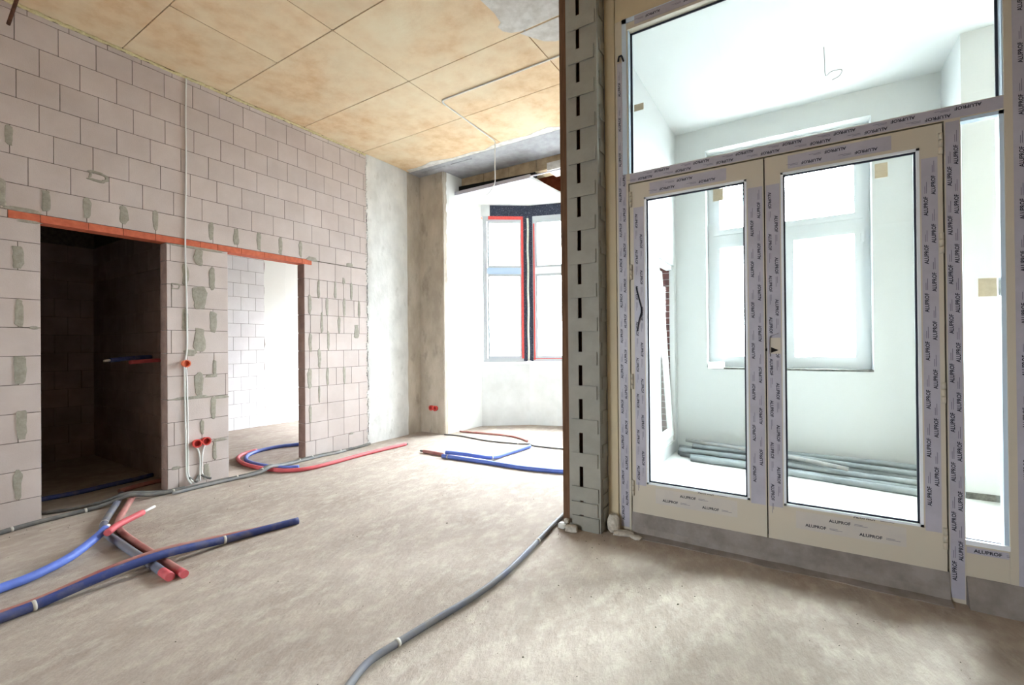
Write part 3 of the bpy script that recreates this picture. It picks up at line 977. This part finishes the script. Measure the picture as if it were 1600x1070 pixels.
# door leaves
def leaf(idx, x0, x1, gx0, gx1, angl, angr, label, stk, hinge_x, tleft, tright):
    e = empty('door_%d' % idx, (0, 0, 0))
    struct(e, label, 'door')
    yb = YF-.004
    z0, z1, gz0, gz1 = .135, 2.30, .342, 2.193
    MB().box(x0, gx0, yb, yb+.06, z0, z1).build('stile', M_ALU, e)
    MB().box(gx1, x1, yb, yb+.06, z0, z1).build('stile', M_ALU, e)
    MB().box(gx0, gx1, yb, yb+.06, gz1, z1).build('top_rail', M_ALU, e)
    MB().box(gx0, gx1, yb, yb+.06, z0, gz0).build('bottom_rail', M_ALU, e)
    bead(e, gx0-.006, gx1+.006, gz0-.006, gz1+.006, yb-.002, .012, M_BEAD, .02)
    gasket(e, gx0+.006, gx1-.006, gz0+.006, gz1-.006, yb+.012, .009)
    p = MB().box(gx0, gx1, yb+.02, yb+.026, gz0, gz1).build('glass_pane', M_GLASS, e)
    MB().box(stk[0], stk[1], yb+.0186, yb+.0199, stk[2], stk[3]).build('sticker', M_STICK, p)
    tape(e, tleft[0], tleft[1], gz0-.02, gz1-.05, yb, True, angl, .01)
    tape(e, tright[0], tright[1], gz0-.02, gz1-.05, yb, True, angr, .10)
    tape(e, gx0+.03, gx1-.10, gz1+.022, z1-.012, yb, False, 180, .04)
    tape(e, gx0+.05, gx1-.06, .222, .318, yb, False, 0, .02, cols=3, m=M_CLEAR)
    for zz in (.30, 1.0, 1.72, 2.2):
        h = MB().tube([(hinge_x, yb-.007, zz-.05), (hinge_x, yb-.007, zz-.018)], .009, 10)
        h.tube([(hinge_x, yb-.007, zz-.016), (hinge_x, yb-.007, zz+.016)], .009, 10)
        h.tube([(hinge_x, yb-.007, zz+.018), (hinge_x, yb-.007, zz+.05)], .009, 10)
        h.build('hinge', M_ALU, e, smooth=True)
    return e


dl = leaf(1, -.942, -.1665, -.842, -.259, -90, 90, 'left leaf of the glazed double door, nearest the steel column',
          (-.435, -.378, 2.105, 2.178), -.936, (-.918, -.852), (-.247, -.172))
dr = leaf(2, -.160, .590, -.077, .50, -90, 90, 'right leaf of the glazed double door with torn film at its lock',
          (.335, .388, 2.088, 2.163), .583, (-.155, -.088), (.512, .572))
MB().box(-.185, -.145, YF+.056, YF+.062, .135, 2.30).build('meeting_strip', M_DARK, dl)
# lock with torn film on the right leaf
yb = YF-.004
lk = MB().box(-.142, -.090, yb-.0035, yb-.0009, 1.185, 1.275).build('lock_plate', M_ALU, dr)
tr = MB()
tr.add([(-.138, yb-.0042, 1.19), (-.100, yb-.0042, 1.205), (-.137, yb-.0042, 1.222)], [(0, 1, 2)])
tr.build('keyhole', M_DARK, lk)
MB().tube(spline([(-.143, yb-.003, 1.17), (-.147, yb-.012, 1.2), (-.146, yb-.012, 1.26), (-.14, yb-.006, 1.285), (-.10, yb-.004, 1.30)], .01), .004, 6).build('film_flap', M_TAPE, lk, smooth=True)
MB().box(-.166, -.157, yb-.002, yb+.002, 1.2, 1.215).build('latch', M_DARK, dr)
# torn film strip on the left stile
cu = MB().tube(spline([(-.905, yb-.002, 1.62), (-.875, yb-.012, 1.50), (-.868, yb-.014, 1.46), (-.885, yb-.012, 1.40), (-.9, yb-.002, 1.33)], .012), .004, 6)
cu.build('film_tear', M_GASKET, dl, smooth=True)

# membrane at the threshold
mb = MB()
prof = [(YF-.006, .14), (YF-.010, .05), (YF-.022, .014), (YF-.075, .004), (YF-.075, .0), (YF+.05, .0), (YF+.05, .14)]
nseg = 40
vs, fs = [], []
n = len(prof)
for i in range(nseg+1):
    x = -.945+(.598+.945)*i/nseg
    for k, (y, z) in enumerate(prof):
        q = .006*noise.noise(Vector((x*6, k*3.1, 1)))
        vs.append((x, y+(q if k in (1, 2) else 0)-(.012*noise.noise(Vector((x*4, 9, 1))) if k in (3, 4) else 0), z+(abs(q) if k in (2,) else 0)))
for i in range(nseg):
    for k in range(n):
        a, b = i*n+k, i*n+(k+1) % n
        fs.append((a, b, b+n, a+n))
fs += [tuple(range(n)), tuple(nseg*n+k for k in range(n-1, -1, -1))]
mb.add(vs, fs)
o = mb.build('threshold_membrane', M_MEMB, smooth=False)
tag(o, 'grey sealing membrane along the floor under the double doors', 'membrane')
mb = MB().prism([(0.657, YF-.006), (.95, YF-.006), (.95, YF+.05), (.657, YF+.05)], 0, .135)
mb.v = [(x, y-(.05 if z < .01 and y < YF else 0)+.004*math.sin(x*60), z) for x, y, z in mb.v]
o = mb.build('sealing_membrane', M_MEMB)
tag(o, 'dark grey membrane flap under the narrow sidelight', 'membrane')

# beige cladding beside and above the frame
o = MB().box(-1.105, -1.037, YF-.012, YF+.08, 0, CZ).build('trim_1', M_POST)
struct(o, 'beige clad post between the steel column and the door frame', 'post')
o = MB().box(-1.034, 3.3, YF+.002, YF+.08, 3.412, CZ).build('trim_2', M_POST)
struct(o, 'beige panel above the glazed partition', 'panel')

# ------------------------------------------------------------------ battened steel column and brown board
colm = empty('steel_column', (-1.225, 2.9, 0))
tag(colm, 'tall grey steel column of two channels joined by rows of batten plates', 'column')


def cpart(name, bb, m=M_STEEL, parent=colm):
    b = MB().box(bb[0]+1.225, bb[1]+1.225, bb[2]-2.9, bb[3]-2.9, bb[4], bb[5])
    return b.build(name, m, parent)


cpart('channel', (-1.337, -1.263, 2.835, 2.845, 0, CZ))
cpart('channel', (-1.236, -1.114, 2.835, 2.845, 0, CZ))
cpart('channel_web', (-1.337, -1.327, 2.845, 2.96, 0, CZ))
cpart('channel_web', (-1.124, -1.114, 2.845, 2.96, 0, CZ))
cpart('core', (-1.327, -1.124, 2.90, 2.91, 0, CZ), M_RUST)
rn = random.Random(2)
zb = [-.005, .10]+[.195+.2265*k for k in range(16)]
for k, z in enumerate(zb):
    hh = .10 if k == 0 else (.088 if k == 1 else .0955)
    if z+hh > CZ:
        continue
    b = cpart('batten_plate', (-1.3165+rn.uniform(-.003, .002), -1.128+rn.uniform(-.004, .004), 2.824, 2.835, z+.006, z+hh))
    cpart('side_batten', (-1.114, -1.106, 2.87, 2.955, z+.01+.06, z+hh+.06))

o = MB().box(-1.405, -1.352, 2.875, 2.955, .012, CZ)
o = o.build('timber_board', M_BROWN)
tag(o, 'tall dark brown board standing on edge left of the steel column', 'board')

# ------------------------------------------------------------------ pipes, conduits and cables
def pipe(name, pts, r, m, label, cat='pipe', group=None, ridge=0.0, step=0.03, clips=(), clipm=None, seg=12, ends=None):
    sp = spline(pts, step)
    o = MB().tube(sp, r, seg, ridge).build(name, m, None, smooth=True)
    tag(o, label, cat, group)
    for c in clips:
        c = Vector(c)
        i = min(range(len(sp)), key=lambda k: (sp[k]-c).length)
        t = (sp[min(i+1, len(sp)-1)]-sp[max(i-1, 0)]).normalized()
        MB().tube([sp[i]-t*.007, sp[i]+t*.007], r*1.1, seg).build('clip', clipm or M_CLIP, o, smooth=True)
    for which, er, em, ln_ in (ends or ()):
        p0 = sp[0] if which == 0 else sp[-1]
        d = (sp[0]-sp[1] if which == 0 else sp[-1]-sp[-2]).normalized()
        MB().tube([p0-d*.005, p0+d*ln_], er, seg).build('pipe_end', em, o, smooth=True)
    return o


def z_(pts, z):
    return [(p[0], p[1], z) for p in pts]


G_W = 'blue and red water pipes on the floor'
pipe('insulated_pipe', [(-3.03, .10, .023), (-3.07, .35, .023), (-3.091, .505, .023), (-3.101, .615, .024), (-3.104, .745, .038), (-3.096, .904, .06), (-3.09, 1.102, .0685), (-3.093, 1.28, .052), (-3.09, 1.46, .03), (-3.046, 1.721, .023), (-3.0, 1.905, .023)],
     .023, M_BLUEDUST, 'long dusty blue insulated pipe across the floor at lower left', group=G_W, clips=[(-3.094, 1.46, .03), (-3.1, .616, .024)])
pipe('insulated_pipe', [(-3.10, .10, .018), (-3.14, .35, .018), (-3.155, .522, .018), (-3.158, .633, .02), (-3.172, .773, .034), (-3.168, .94, .057), (-3.165, 1.137, .064), (-3.16, 1.328, .045), (-3.15, 1.511, .024), (-3.10, 1.676, .018), (-3.055, 1.803, .018)],
     .017, M_REDDUST, 'thin dull red pipe running along the long dusty blue pipe', group=G_W)
pipe('insulated_pipe', [(-3.25, .20, .025), (-3.408, .433, .025), (-3.467, .566, .026), (-3.494, .686, .028), (-3.588, .861, .04), (-3.735, 1.018, .066), (-3.80, 1.08, .085)],
     .024, M_BLUE, 'bright blue insulated pipe ending on the bundle by the dark doorway', group=G_W, ends=[(1, .011, M_CABLE, .035)])
pipe('insulated_pipe', [(-3.70, 1.06, .085), (-3.80, 1.15, .088), (-3.93, 1.32, .088)], .021, M_REDPIPE,
     'short bright red sleeve with a white pipe end poking out', group=G_W, ends=[(1, .009, M_CABLE, .12)])
pipe('insulated_pipe', [(-4.83, 1.479, .022), (-4.523, 1.345, .022), (-4.13, 1.167, .022), (-3.922, 1.115, .022), (-3.594, 1.099, .022), (-3.287, 1.09, .022), (-3.12, 1.088, .022), (-2.96, 1.083, .022)],
     .0225, M_GREYBLUE, 'dusty violet grey pipe bending out of the dark doorway', group=G_W, clips=[(-4.12, 1.165, .022)], ends=[(1, .0228, M_REDPIPE, .10)])
pipe('insulated_pipe', [(-4.722, 1.53, .02), (-4.452, 1.40, .02), (-4.109, 1.24, .02), (-3.886, 1.18, .02), (-3.517, 1.155, .02), (-3.241, 1.15, .02), (-3.039, 1.142, .02), (-2.88, 1.137, .02)],
     .0205, M_REDDUST, 'dusty red pipe beside the violet grey one, ending in a stub', group=G_W, ends=[(1, .021, M_REDPIPE, .05)])
# loop by the bright doorway
pipe('insulated_pipe', z_([(-5.1, 4.1), (-5.331, 3.41), (-5.425, 3.231), (-5.426, 2.994), (-5.33, 2.794), (-5.155, 2.661), (-4.937, 2.601), (-4.671, 2.609), (-4.455, 2.652), (-4.33, 2.76)], .02), .02, M_BLUE,
     'blue pipe looping out of the bright doorway', group=G_W)
pipe('insulated_pipe', z_([(-5.47, 2.95), (-5.43, 2.80), (-5.33, 2.68), (-5.181, 2.595), (-4.942, 2.538), (-4.708, 2.531), (-4.498, 2.560), (-4.313, 2.62), (-4.194, 2.775), (-4.176, 3.047), (-4.192, 3.389), (-4.183, 3.753), (-4.162, 4.085)], .02), .02, M_REDPIPE,
     'long red pipe running along the block wall towards the bay', group=G_W, ends=[(1, .01, M_GREYDARK, .03)])
# pipes towards the bay
pipe('insulated_pipe', [(-3.33, 3.875, .06), (-3.147, 3.915, .058), (-2.961, 3.955, .048), (-2.823, 4.04, .03), (-2.802, 4.278, .022), (-2.776, 4.51, .022), (-2.761, 4.751, .022)], .022, M_BLUE,
     'upper blue pipe curving towards the bay', group=G_W, clips=[(-2.83, 4.05, .03)])
pipe('insulated_pipe', z_([(-3.36, 3.853), (-3.282, 3.853), (-3.03, 3.868), (-2.702, 3.881), (-2.384, 3.885), (-2.12, 3.925), (-1.94, 3.972), (-1.62, 4.1)], .022), .022, M_BLUE,
     'lower blue pipe running behind the brown board', group=G_W, clips=[(-3.3, 3.85, .02)])
pipe('insulated_pipe', z_([(-3.70, 3.915), (-3.519, 3.912), (-3.40, 3.90)], .021), .02, M_REDDUST, 'short dull red pipe stub where the two blue pipes meet', group=G_W, ends=[(0, .012, M_GREYDARK, .05)])
pipe('insulated_pipe', z_([(-4.12, 5.1), (-3.766, 5.15), (-3.419, 5.19), (-3.162, 5.14), (-2.952, 5.02)], .015), .013, M_REDDUST, 'thin brownish pipe on the bright floor of the bay', group=G_W)
pipe('cable_conduit', z_([(-4.18, 4.839), (-3.936, 4.87), (-3.437, 4.797), (-3.069, 4.833), (-2.945, 4.862), (-2.87, 4.90), (-2.754, 4.848), (-2.537, 4.854), (-2.376, 4.87), (-1.6, 4.95)], .01), .01, M_GREYDARK,
     'thin grey conduit crossing the bright floor at the bay', 'conduit', clips=[(-3.0, 4.85, .01)])
# conduits along the wall
pipe('cable_conduit',
     [(-4.47, .2, .016), (-4.517, .6, .016), (-4.57, .8, .016), (-4.600, .967, .016), (-4.605, 1.192, .016), (-4.60, 1.33, .03), (-4.58, 1.45, .062), (-4.57, 1.58, .03), (-4.563, 1.723, .016), (-4.542, 1.985, .016), (-4.525, 2.223, .016), (-4.483, 2.43, .03), (-4.50, 2.54, .056), (-4.55, 2.66, .03), (-4.595, 2.85, .016), (-4.605, 3.032, .016), (-4.605, 3.203, .016), (-4.575, 3.414, .016), (-4.56, 3.661, .016), (-4.592, 3.89, .016)],
     .016, M_GREYDARK, 'grey conduit running along the foot of the block wall', 'conduit',
     clips=[(-4.563, 1.76, .016), (-4.52, 2.24, .016), (-4.49, 2.47, .04), (-4.6, 2.95, .016), (-4.6, 3.1, .016), (-4.57, 3.44, .016), (-4.6, 1.2, .016), (-4.57, .8, .016)])
pipe('cable_conduit', [(-4.50, 1.72, .014), (-4.502, 1.985, .014), (-4.488, 2.2, .014), (-4.445, 2.42, .028), (-4.455, 2.54, .056), (-4.51, 2.68, .03), (-4.555, 2.86, .014), (-4.563, 3.05, .014), (-4.565, 3.2, .014), (-4.54, 3.40, .014), (-4.6, 3.62, .013)],
     .014, M_GREYCON, 'lighter grey conduit lying beside the wall conduit between the doorways', 'conduit')
pipe('cable_conduit', [(-4.95, .93, .014), (-4.80, 1.03, .014), (-4.74, 1.2, .014), (-4.69, 1.33, .03), (-4.65, 1.46, .064), (-4.63, 1.62, .03), (-4.62, 1.72, .013), (-4.60, 1.85, .013)], .013, M_GREYDARK,
     'thin conduit coming out of the dark doorway over the pipes', 'conduit')
# pipes inside the dark room
pipe('insulated_pipe', z_([(-5.25, 1.0), (-5.22, 1.3), (-5.247, 1.515), (-5.266, 1.70), (-5.30, 1.86)], .021), .02, M_BLUEDUST, 'unlit blue pipe on the floor of the dark room', group=G_W)
pipe('insulated_pipe', z_([(-4.95, 1.50), (-5.0, 1.66), (-5.02, 1.86)], .02), .019, M_REDDUST, 'unlit red pipe on the floor of the dark room', group=G_W)
pipe('insulated_pipe', [(-5.35, 1.87, 1.16), (-5.30, 1.72, 1.155), (-5.22, 1.52, 1.14)], .02, M_BLUEDUST, 'blue pipe end sticking out of the wall in the dark room', group=G_W, ends=[(1, .01, M_CABLE, .05)])
pipe('insulated_pipe', [(-5.15, 1.87, 1.13), (-5.12, 1.74, 1.125), (-5.08, 1.62, 1.12)], .018, M_REDPIPE, 'red pipe end sticking out of the wall in the dark room', group=G_W)
# large foreground conduit
pipe('cable_conduit', z_([(-1.22, .70), (-1.346, .975), (-1.397, 1.08), (-1.435, 1.203), (-1.424, 1.338), (-1.398, 1.545), (-1.364, 1.785), (-1.357, 2.061), (-1.389, 2.396), (-1.416, 2.609), (-1.445, 2.848), (-1.48, 3.3)], .0155), .0155, M_GREYBLUE,
     'thick grey conduit snaking over the floor to the column', 'conduit', ridge=.07, step=.006, seg=14, clips=[(-1.424, 1.345, .0155), (-1.40, 2.5, .0155)])

# wall boxes and cables
def round_box(loc, axis, label, m, r=.031, group='round wall boxes'):
    e = empty('junction_box', loc)
    tag(e, label, 'wall box', group)
    n = 18
    vs, fs = [], []
    prof = [(r*1.0, -.02), (r*1.0, .012), (r*1.12, .012), (r*1.12, .02), (r*.82, .02), (r*.78, -.008)]
    for rr, d in prof:
        for k in range(n):
            a = 2*math.pi*k/n
            p = (d, rr*math.cos(a), rr*math.sin(a)) if axis == 'x' else (rr*math.cos(a), -d, rr*math.sin(a))
            vs.append(p)
    for j in range(len(prof)-1):
        for k in range(n):
            fs.append((j*n+k, j*n+(k+1) % n, (j+1)*n+(k+1) % n, (j+1)*n+k))
    MB().add(vs, fs).build('rim', m, e, smooth=False)
    ins = [((-.006, r*.8*math.cos(2*math.pi*k/n), r*.8*math.sin(2*math.pi*k/n)) if axis == 'x' else (r*.8*math.cos(2*math.pi*k/n), .006, r*.8*math.sin(2*math.pi*k/n))) for k in range(n)]
    b = MB().add(ins+[((-.018, p[1], p[2]) if axis == 'x' else (p[0], .018, p[2])) for p in ins], [tuple(range(n)), tuple(range(n, 2*n))]+[(k, (k+1) % n, n+(k+1) % n, n+k) for k in range(n)])
    b.build('cup', M_REDBOXIN if m is not M_ORANGE else m, e)
    return e


xb_ = XL+.004
round_box((XL+.016, 1.878, 1.105), 'x', 'orange round box on the block pier, below the long white cable', M_ORANGE, .030)
round_box((XL+.016, 1.962, .378), 'x', 'left one of two red round boxes low on the block pier', M_REDBOX, .034)
round_box((XL+.016, 2.037, .386), 'x', 'right one of two red round boxes low on the block pier', M_REDBOX, .034)
round_box((-4.44, 4.864, .358), 'y', 'left red box low on the grey pilaster', M_REDBOX, .034)
round_box((-4.365, 4.864, .356), 'y', 'right red box low on the grey pilaster', M_REDBOX, .034)


def wcable(pts, r, label, m=M_CABLE, step=.03):
    o = MB().tube(spline(pts, step), r, 8).build('cable', m, None, smooth=True)
    tag(o, label, 'cable', 'white cables')
    return o


cx = XL+.008
wcable([(cx, 1.896, 3.668)]+[(cx, 1.89+.005*math.sin(z*2.1)+.003*math.sin(z*5), z) for z in (3.3, 3.0, 2.7, 2.4, 2.1, 1.8, 1.5, 1.25)]+[(cx, 1.88, 1.13)], .0065, 'white cable dropping from the ceiling to the orange box')
wcable([(cx, 1.872, 1.08), (cx, 1.872, .9), (cx, 1.876, .6), (cx, 1.88, .3), (cx, 1.885, .1), (cx+.05, 1.90, .032)], .0065, 'left white cable from the orange box down to the floor')
wcable([(cx, 1.884, 1.08), (cx, 1.89, .9), (cx, 1.894, .6), (cx, 1.896, .3), (cx, 1.9, .1), (cx+.05, 1.93, .032)], .0065, 'right white cable from the orange box down to the floor')
wcable([(cx, 1.966, .347), (cx, 1.985, .28), (cx, 1.992, .2), (cx, 1.99, .1), (cx+.03, 1.975, .036)], .0065, 'white cable from the left red box down to the floor')
wcable([(cx, 2.032, .352), (cx, 2.012, .28), (cx, 2.008, .2), (cx, 2.006, .1), (cx+.03, 2.03, .036)], .0065, 'white cable from the right red box down to the floor')
for k, (ya, yb_) in enumerate(((1.90, 1.95), (1.975, 1.93), (2.0, 2.06))):
    lab = ['dark conduit end under the cables of the orange box', 'dark conduit end bending left under the red boxes', 'dark conduit end bending right under the red boxes'][k]
    pipe('conduit_end', [(XL+.012, ya, .085), (XL+.03, (ya+yb_)/2, .055), (XL+.062, yb_, .043)], .010, M_GREYDARK, lab, 'conduit', step=.01)
# ceiling cable
zc = CZ-.009
cb = MB().tube(spline([(-1.36, 3.47, zc), (-1.727, 3.462, zc), (-2.3, 3.46, zc), (-2.90, 3.455, zc), (-2.985, 3.47, zc), (-3.01, 3.54, zc), (-3.02, 3.8, zc), (-3.04, 4.2, zc), (-3.052, 4.44, zc), (-3.055, 4.49, zc-.01), (-3.06, 4.50, 3.6), (-3.065, 4.5, 3.4), (-3.07, 4.51, 3.28), (-3.09, 4.53, 3.2), (-3.17, 4.56, 3.13), (-3.27, 4.6, 3.10)], .02), .007, 8).build('ceiling_cable', M_CABLE, None, smooth=True)
tag(cb, 'white cable bent along the stained ceiling and hanging down by the bay', 'cable')
wcb = MB().tube(spline([(.192, 4.562, CZ-.004), (.197, 4.562, 3.56), (.202, 4.562, 3.448), (.24, 4.562, 3.468), (.30, 4.562, 3.465), (.312, 4.562, 3.448), (.29, 4.562, 3.412), (.245, 4.562, 3.397)], .01), .0035, 6).build('hanging_wire', mat('grey_wire', (150, 148, 144)), None, smooth=True)
tag(wcb, 'thin looped lamp wire hanging from the white room ceiling', 'wire')
rod = MB().tube([(-4.44, .835, CZ+.01), (-4.44, .815, 3.62), (-4.44, .772, 3.412)], .010, 8).build('steel_rod', M_RUST, None, smooth=True)
tag(rod, 'rusty steel rod poking down from the ceiling corner at upper left', 'rod')

# ------------------------------------------------------------------ foam tubes on the white room floor
rn = random.Random(77)
spec = [  # x0, y0, z0, x1, y1, z1, sag, radius
    (-.98, 5.07, .03, .86, 4.83, .03, .02, .030), (-1.0, 5.14, .03, .80, 4.93, .03, .02, .028),
    (-1.12, 5.22, .028, .85, 5.02, .028, .00, .027), (-1.16, 5.30, .028, .92, 5.12, .028, -.03, .027),
    (-1.10, 5.37, .03, .98, 5.22, .03, .0, .029), (-1.05, 5.44, .03, 1.0, 5.36, .03, .0, .029),
    (-1.13, 5.22, .078, .82, 4.96, .078, .02, .025), (-1.15, 5.32, .080, .90, 5.08, .080, .03, .026),
    (-1.02, 5.41, .083, .95, 5.18, .083, -.02, .026), (-.92, 5.42, .132, .97, 5.28, .132, .0, .025),
    (-1.08, 5.33, .172, .35, 4.97, .128, .09, .020), (-1.0, 5.28, .128, .93, 5.06, .128, .03, .023)]
LAB = ['foremost grey foam tube of the pile on the white room floor', 'second grey foam tube from the front, low in the pile', 'third low foam tube from the front of the pile',
       'low foam tube in the middle of the pile', 'low foam tube behind the middle of the pile', 'rearmost low foam tube along the far wall',
       'front foam tube of the second layer', 'middle foam tube of the second layer', 'rear foam tube of the second layer', 'topmost rear foam tube poking up at the left end',
       'thin pale foam tube bowing across the pile', 'top foam tube lying over the middle of the pile']
for (a, b), lab in zip(enumerate(spec), LAB):
    x0, yy0, z0, x1, yy1, z1, sag, r_ = b
    pts = []
    for k in range(9):
        t = k/8
        wv = .012*math.sin(t*5+a)
        pts.append((x0+(x1-x0)*t, yy0+(yy1-yy0)*t+wv+sag*math.sin(t*math.pi)*.5, z0+(z1-z0)*t+.004*math.sin(t*7+a)))
    o = MB().tube(spline(pts, .08), r_, 10).build('foam_tube', M_PIPEFOAM if a != 10 else M_GREYCON, None, smooth=True)
    tag(o, lab, 'foam tube', 'grey foam tubes piled in the white room')

# ------------------------------------------------------------------ rubble and debris
def lump(name, loc, s, m, seed, label, group, rz=0):
    me = bpy.data.meshes.new(name)
    bm = bmesh.new()
    bmesh.ops.create_icosphere(bm, subdivisions=2, radius=1.0)
    for v in bm.verts:
        k = 1+.35*noise.noise(v.co*1.6+Vector((seed*3.7, 0, 0)))
        v.co = Vector((max(-.8, min(.8, v.co.x*k))*s[0], max(-.8, min(.8, v.co.y*k))*s[1], max(-.75, min(.8, v.co.z*k))*s[2]))
    bm.to_mesh(me)
    bm.free()
    me.materials.append(m)
    o = bpy.data.objects.new(name, me)
    o.location = loc
    o.rotation_euler.z = rz
    COL.objects.link(o)
    tag(o, label, 'rubble', group)
    return o


G_R = 'rubble at the column foot'
lump('plaster_chunk', (-1.375, 2.79, .02), (.03, .026, .026), M_CABLE, 1, 'small white chunk beside the conduit at the brown board', G_R)
lump('plaster_chunk', (-1.30, 2.775, .02), (.052, .03, .028), M_RUBBLE, 2, 'larger pale mortar chunk at the foot of the steel column', G_R, .3)
lump('plaster_chunk', (-1.345, 2.80, .055), (.022, .02, .02), M_RUBBLE, 3, 'little chip lying on top of the mortar chunk', G_R)
lump('mortar_lump', (-1.06, 2.92, .055), (.05, .04, .075), M_RUBBLE, 4, 'pale mortar heap at the foot of the beige post', G_R)
lump('mortar_lump', (-.985, 2.90, .012), (.08, .045, .018), M_RUBBLE, 5, 'flat mortar crumb at the foot of the door jamb', G_R, .2)
lump('mortar_lump', (-.90, 2.885, .010), (.05, .03, .014), M_RUBBLE, 6, 'thin mortar flake at the left end of the membrane', G_R, -.3)
rn = random.Random(99)
mb = MB()
areas = [(-1.6, -.6, 1.0, 2.8, 70), (-.6, .6, 1.2, 2.7, 60), (-4.4, -1.6, .6, 4.6, 110), (-1.5, -.9, 2.6, 2.85, 40), (-4.55, -4.3, .3, 1.2, 30)]
for xa, xb, ya, yb_, n in areas:
    for _ in range(n):
        x, y, s_ = rn.uniform(xa, xb), rn.uniform(ya, yb_), rn.choice((.002, .003, .003, .004, .005, .007))
        vs = [(x+rn.uniform(-s_, s_), y+rn.uniform(-s_, s_), 0) for _ in range(3)]+[(x, y, s_*.9)]
        mb.add(vs, [(0, 1, 2), (0, 1, 3), (1, 2, 3), (2, 0, 3)])
o = mb.build('floor_crumbs', mat('crumbs', (120, 112, 100), (90, 84, 74), scale=60))
tag(o, 'scattered tiny crumbs of mortar and grit on the screed', 'crumbs', kind='stuff')
